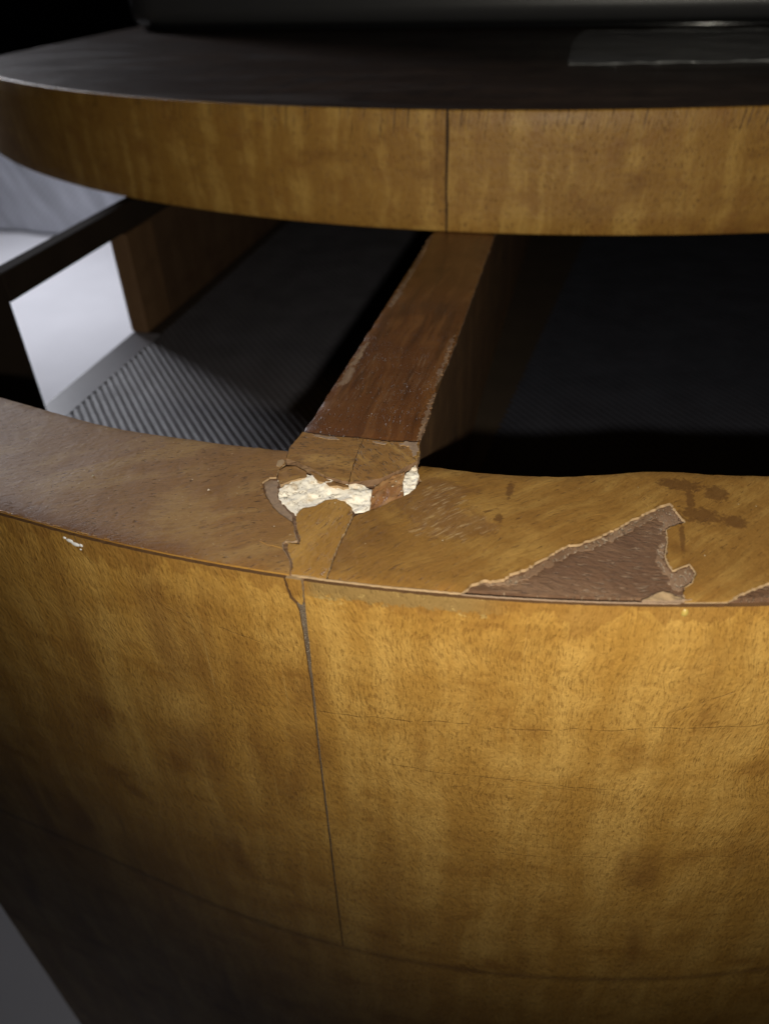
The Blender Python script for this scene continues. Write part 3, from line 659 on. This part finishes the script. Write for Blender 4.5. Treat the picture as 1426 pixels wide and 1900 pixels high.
# small marks on the front: glue drop, fleck of white paint, dents
def dab(name, pts_c, mat, parent, seed):
    V = []; F = []
    for (a, b, ra, rb, hh) in pts_c:
        base = len(V); n = 10
        V.append(bend(a, b, .86+hh))
        for ring, f in ((1, .6), (2, 1.0)):
            for i in range(n):
                t = 2*math.pi*i/n; r = f*(1+.35*noise.noise((i*1.7, seed, ring)))
                V.append(bend(a+ra*r*math.cos(t), b+rb*r*math.sin(t), .86+(hh*.75 if ring == 1 else -.1)))
        for i in range(n):
            j = (i+1) % n
            F.append((base, base+1+i, base+1+j)); F.append((base+1+i, base+1+n+i, base+1+n+j, base+1+j))
    return mesh(name, V, F, mat, parent, None, True)
dab('glue_drop', [(59.8, -2.7, .6, .8, .3)], M['glue'], front, 3.0)
dab('paint_fleck', [(-42.2, -3.0, .8, .45, .12), (-41.1, -3.5, .9, .5, .15), (-39.9, -3.4, .4, .4, .1), (-43.2, -2.6, .35, .3, .1), (-40.3, -4.4, .22, .2, .08)], M['white'], front, 5.0)

# dust and crumbs lying on the old veneer
V = []; F = []
def crumb(x, y, z, r):
    b = len(V); up_ = r*1.1
    pts = [(r, 0, 0), (-r*.6, r*.9, 0), (-r*.7, -r*.8, 0), (r*.1, r*.1, up_)]
    a = random.uniform(0, 6.3)
    for (px, py, pz) in pts: V.append((x+px*math.cos(a)-py*math.sin(a), y+px*math.sin(a)+py*math.cos(a), z+pz))
    F.extend([(b, b+1, b+3), (b+1, b+2, b+3), (b+2, b, b+3)])
for i in range(60):
    x = random.uniform(-82, 80); y = yo(x)+random.uniform(1.5, yi(x)-yo(x)-1.5)
    if 26 < x < 62 and y < 31: continue
    if -14 < x < 16 and y > 14: continue
    crumb(x, y, .05+und(x, y), random.choice([.05, .06, .08, .10, .14]))
for i in range(14):
    y = random.uniform(42, 165); x = random.uniform(-9.5, 9); crumb(x, y, .56, random.choice([.05, .06, .08, .11]))
for i in range(50):
    t = random.random(); x = -11+24*t; y = 24+random.uniform(-6, 3)+(x*.35 if x > 3 else 0); crumb(x, y, .4, random.choice([.08, .12, .18]))
crumb(-66, 14.0, .1, .5); crumb(-46, 18.5, .1, .3); crumb(-22.3, 18.5, .1, .28)
du = mesh('dust', V, F, M['dust'], front); du['kind'] = 'stuff'

# shelf board, back and side panels of the open compartments
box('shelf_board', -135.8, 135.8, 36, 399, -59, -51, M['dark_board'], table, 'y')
box('back_panel', -136, 136, 400, 408, -396, -.3, M['board'], table, 'x')
for s in (-1, 1):
    X = lambda a, b: (min(a*s, b*s), max(a*s, b*s))
    x0, x1 = X(136.3, 142.3)
    if s < 0:
        sp = box('side_panel', x0, x1, 58, 399, -396, -52, M['brown_panel'], table, 'z')
    else:
        sp = box('side_panel', x0, x1, 60, 399, -396, -52, M['brown_panel'], table, 'z')
    box('post', x0, x1, 60, 115, -51.7, -.2, M['black_wood'], sp, 'z')
    box('rail', x0, x1, 115.2, 399, -9.6, -.2, M['black_wood'], sp, 'y')
    box('rear_panel', x0, x1, 186, 399, -51.7, -9.8, M['brown_panel'], sp, 'z', .4)

# bow-fronted top with rounded corners and straight sides
TC = (0.0, 542.0); TR = 370.6; TB, TT = .8, 37.0
def top_outline():
    """half outline from the middle of the front to the back: list of (x, y, nx, ny)"""
    out = []; a = 0.0; XL, rcn = 268.0, 46.0
    # corner circle tangent inside the big arc and the straight side
    cx = XL-rcn; cy = TC[1]-math.sqrt((TR-rcn)**2-cx*cx); a_end = math.atan2(cx, TC[1]-cy)
    for i in range(71):
        a = a_end*i/70; out.append((TR*math.sin(a), TC[1]-TR*math.cos(a), math.sin(a), -math.cos(a)))
    for i in range(1, 25):
        a = a_end+(math.pi/2-a_end)*i/24; out.append((cx+rcn*math.sin(a), cy-rcn*math.cos(a), math.sin(a), -math.cos(a)))
    for i in range(1, 12): out.append((XL, cy+(660-cy)*i/11, 1.0, 0.0))
    return out
HALF = top_outline()
def cumlen(p):
    L = [0]
    for q, w_ in zip(p[:-1], p[1:]): L.append(L[-1]+math.hypot(w_[0]-q[0], w_[1]-q[1]))
    return L
def band(name, sgn, start, mat, parent, uvs, label):
    V = []; F = []; U = []
    lip = .5; prof = [(-1.0, TB), (-.2, TB), (0, TB+lip)]+[(0, TB+lip+(TT-TB-2*lip)*i/6) for i in range(1, 6)]+[(0, TT-lip), (-.18, TT-.1), (-1.0, TT)]
    keep = start*sgn
    pts_ = [(sgn*x, y, sgn*nx, ny) for x, y, nx, ny in HALF if x > keep]
    if keep < 0: pts_ = [(-sgn*x, y, -sgn*nx, ny) for x, y, nx, ny in reversed(HALF[1:40]) if -x > keep]+pts_
    a = math.asin(start/TR); pts_ = [(TR*math.sin(a), TC[1]-TR*math.cos(a), math.sin(a), -math.cos(a))]+pts_
    L = cumlen(pts_); n = len(prof)
    for (x, y, nx, ny), l in zip(pts_, L):
        for (d, z) in prof:
            j_ = sgn*.42*noise.noise((z*.35, 2.0+sgn, 1.0)) if l == 0 else 0.0
            wd = -.25*max(0, noise.noise((sgn*l*.35, z*.1, 4.0))-.25) if z > TT-1.2 else 0.0
            V.append((x+nx*d+j_, y+ny*d, z+wd)); U.append((sgn*l+uvs+j_, z+d*.5))
    for i in range(len(pts_)-1):
        for j in range(n-1):
            k = i*n+j; F.append((k, k+n, k+n+1, k+1) if sgn > 0 else (k, k+1, k+n+1, k+n))
    o = mesh(name, V, F, mat, parent, U, True); o['label'] = label; return o
loop = [(x-nx*.9, y-ny*.9) for x, y, nx, ny in HALF]+[(-(x-nx*.9), y-ny*.9) for x, y, nx, ny in reversed(HALF[1:])]
N = len(loop); V = []; F = []; U = []
for z in (TB+.05, TT-.05):
    b = len(V)
    for x, y in loop: V.append((x, y, z)); U.append((y, x))
    F.append(tuple(range(b, b+N)) if z > 10 else tuple(reversed(range(b, b+N))))
for i in range(N): j = (i+1) % N; F.append((i, j, N+j, N+i))
tabletop = mesh('tabletop', V, F, M['darktop'], table, U)
band('edge_veneer', -1, -7.0, M['top_edge'], tabletop, 0, 'left curved edge veneer, running into shadow')
band('edge_veneer', 1, -6.2, M['top_edge'], tabletop, 400, 'right curved edge veneer, brighter with dark pores')

# ------------------------------------------------------------------ ribbed mats in the compartments
def rib_mat(outline_c, ang, nrib, length, pitch, label, clip, mat, h):
    """a sheet of plastic with raised ribs, clipped to its own outline"""
    ca, sa_ = math.cos(ang), math.sin(ang); V = []; F = []; U = []
    zb = -50.5
    for i in range(nrib):
        o = (i-nrib/2)*pitch
        # rib centre line: points along the rib direction inside the outline
        run = []
        t = -length/2
        while t <= length/2:
            x = outline_c[0]+ca*t-sa_*o; y = outline_c[1]+sa_*t+ca*o
            if clip(x, y): run.append((t, x, y))
            elif len(run) > 1: break
            else: run = []
            t += .7
        if len(run) < 2: continue
        prof = [(-pitch/2, 0), (-pitch*.30, h*.45), (-pitch*.10, h), (pitch*.10, h), (pitch*.30, h*.45), (pitch/2, 0)]
        b = len(V)
        for (t, x, y) in (run[0], run[-1]):
            for (d, z) in prof: V.append((x-sa_*d, y+ca*d, zb+z)); U.append((o+d, t))
        for j in range(5): F.append((b+j, b+6+j, b+7+j, b+j+1))
    o = mesh('shelf_mat', V, F, mat, None, U, True)
    return tag(o, label, 'shelf mat', 'ribbed mats lining the compartments')
a = math.atan2(-.75, .655)
rib_mat((-75, 215), a, 210, 500, 2.5, 'ribbed grey plastic mat in the left compartment, catching light from the side opening',
        lambda x, y: -129.5 < x < -14 and 40 < y < 392, M['mat'], .032)
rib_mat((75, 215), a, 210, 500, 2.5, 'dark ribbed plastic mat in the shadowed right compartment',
        lambda x, y: 17.6+.095*(y-129) < x < 131 and 40 < y < 392, M['mat_shaded'], .14)
M['smooth'] = plain('smooth_lit_plastic', (0.17, 0.165, 0.19), .42, 90, .3, spec=.9)  # sill paled: the floor's reflected light is put into the colour
box('sill', -142.3, -129.8, 115.2, 185.8, -51.7, -50.5, M['smooth'], bpy.data.objects['side_panel'], 'y', .2)
M['jamb'] = wood('brown_jamb_wood', (0.15, 0.085, 0.042), (0.115, 0.062, 0.030), (0.08, 0.042, 0.02), (0.05, 0.03, 0.015), .5, rough=.6, seed=19, coat=0)
box('jamb', -143.0, -135.4, 185.9, 207, -50.3, -9.9, M['jamb'], bpy.data.objects['side_panel'], 'z', .4)

# ------------------------------------------------------------------ on the tabletop: plastic sheet and a black appliance
pts = [(23.9, 264.4), (27, 266.2), (34, 264.6), (42, 265.6), (50, 268.6), (58, 267.4), (66, 270.4), (76, 268.8), (88, 271.6), (97, 270.2), (120, 274), (180, 281), (185, 380), (60, 384), (24, 386), (21.5, 330), (22.8, 290)]
fm = sheet('plastic_sheet', ragged(pts+pts[:1], 3, .5)[:-1], TT+.35, .18, [M['film'], M['film']], None, 6,
           lambda a, b: 1.1*max(0, noise.noise((a*.05, b*.08, 6.0)))+1.2*max(0, 1-(b-268)/14)*abs(noise.noise((a*.11, 3.0, 1.0))))
tag(fm, 'clear crinkled plastic sheet lying on the dark tabletop in front of the black appliance', 'plastic sheet')
dev = thing('appliance', 'black grained plastic appliance with a rounded lower edge standing on the tabletop', 'appliance', (.10, .402, Z0+TT*MM))
def sweep(name, prof, x0, x1, ang, org, mat, parent, seg=40):
    ca, sa_ = math.cos(ang), math.sin(ang); V = []; F = []; U = []; n = len(prof)
    for i in range(seg+1):
        x = x0+(x1-x0)*i/seg
        for (y, z) in prof:
            V.append((org[0]+ca*x-sa_*y, org[1]+sa_*x+ca*y, z)); U.append((x, z+y))
    for i in range(seg):
        for j in range(n-1): k = i*n+j; F.append((k, k+n, k+n+1, k+1))
    F.append(tuple(range(n))); F.append(tuple(reversed(range(seg*n, seg*n+n))))
    sm = [True]*(len(F)-2)+[False, False]
    return mesh(name, V, F, mat, parent, U, sm)
ang = math.radians(-4.5)
rc = 9.0; zb = TT+2.4
prof = [(160, zb+.2), (rc, zb)]+[(rc-rc*math.sin(t), zb+rc-rc*math.cos(t)) for t in [math.pi/2*i/10 for i in range(1, 11)]]+[(1.5, zb+40), (6, zb+120), (14, zb+126), (160, zb+126)]
sweep('housing', prof, -366, 300, ang, (114, 398), M['device'], dev)
r2 = 1.1
prof2 = [(158, TT+.05), (3, TT+.05), (2, TT+.15)]+[(2+r2-r2-r2*math.sin(t)*.9, TT+.15+r2-r2*math.cos(t)) for t in [math.pi*i/10 for i in range(1, 10)]]+[(2, TT+2.45), (158, TT+2.45)]
sweep('foot_strip', prof2, -360, 296, ang, (114, 398), M['gloss'], dev)

# ------------------------------------------------------------------ pale cloth beyond the table's side
V = []; F = []; U = []
n = 180
for i in range(n+1):
    x = -2200+1900*i/n; y0 = 1335+.13*(x+1170)*0
    f = 3*math.sin(x*.065)+5*math.sin(x*.021+1)+8*noise.noise((x*.012, 0, 0))
    for z, ff in ((-394, 1.0), (-330, 1.0), (-260, .8), (-205, .5), (-190, .3), (-186, 0)):
        V.append((x, y0+f*ff+(6 if z > -200 else 0), z)); U.append((x, z))
    V.append((x, y0+500, -186)); U.append((x, 500))
for i in range(n):
    for j in range(6): k = 7*i+j; F.append((k, k+7, k+8, k+1))
cl = mesh('hanging_cloth', V, F, M['cloth'], None, U, True)
tag(cl, 'pale grey cloth hanging in soft folds to the white floor, seen through the side gap', 'cloth')
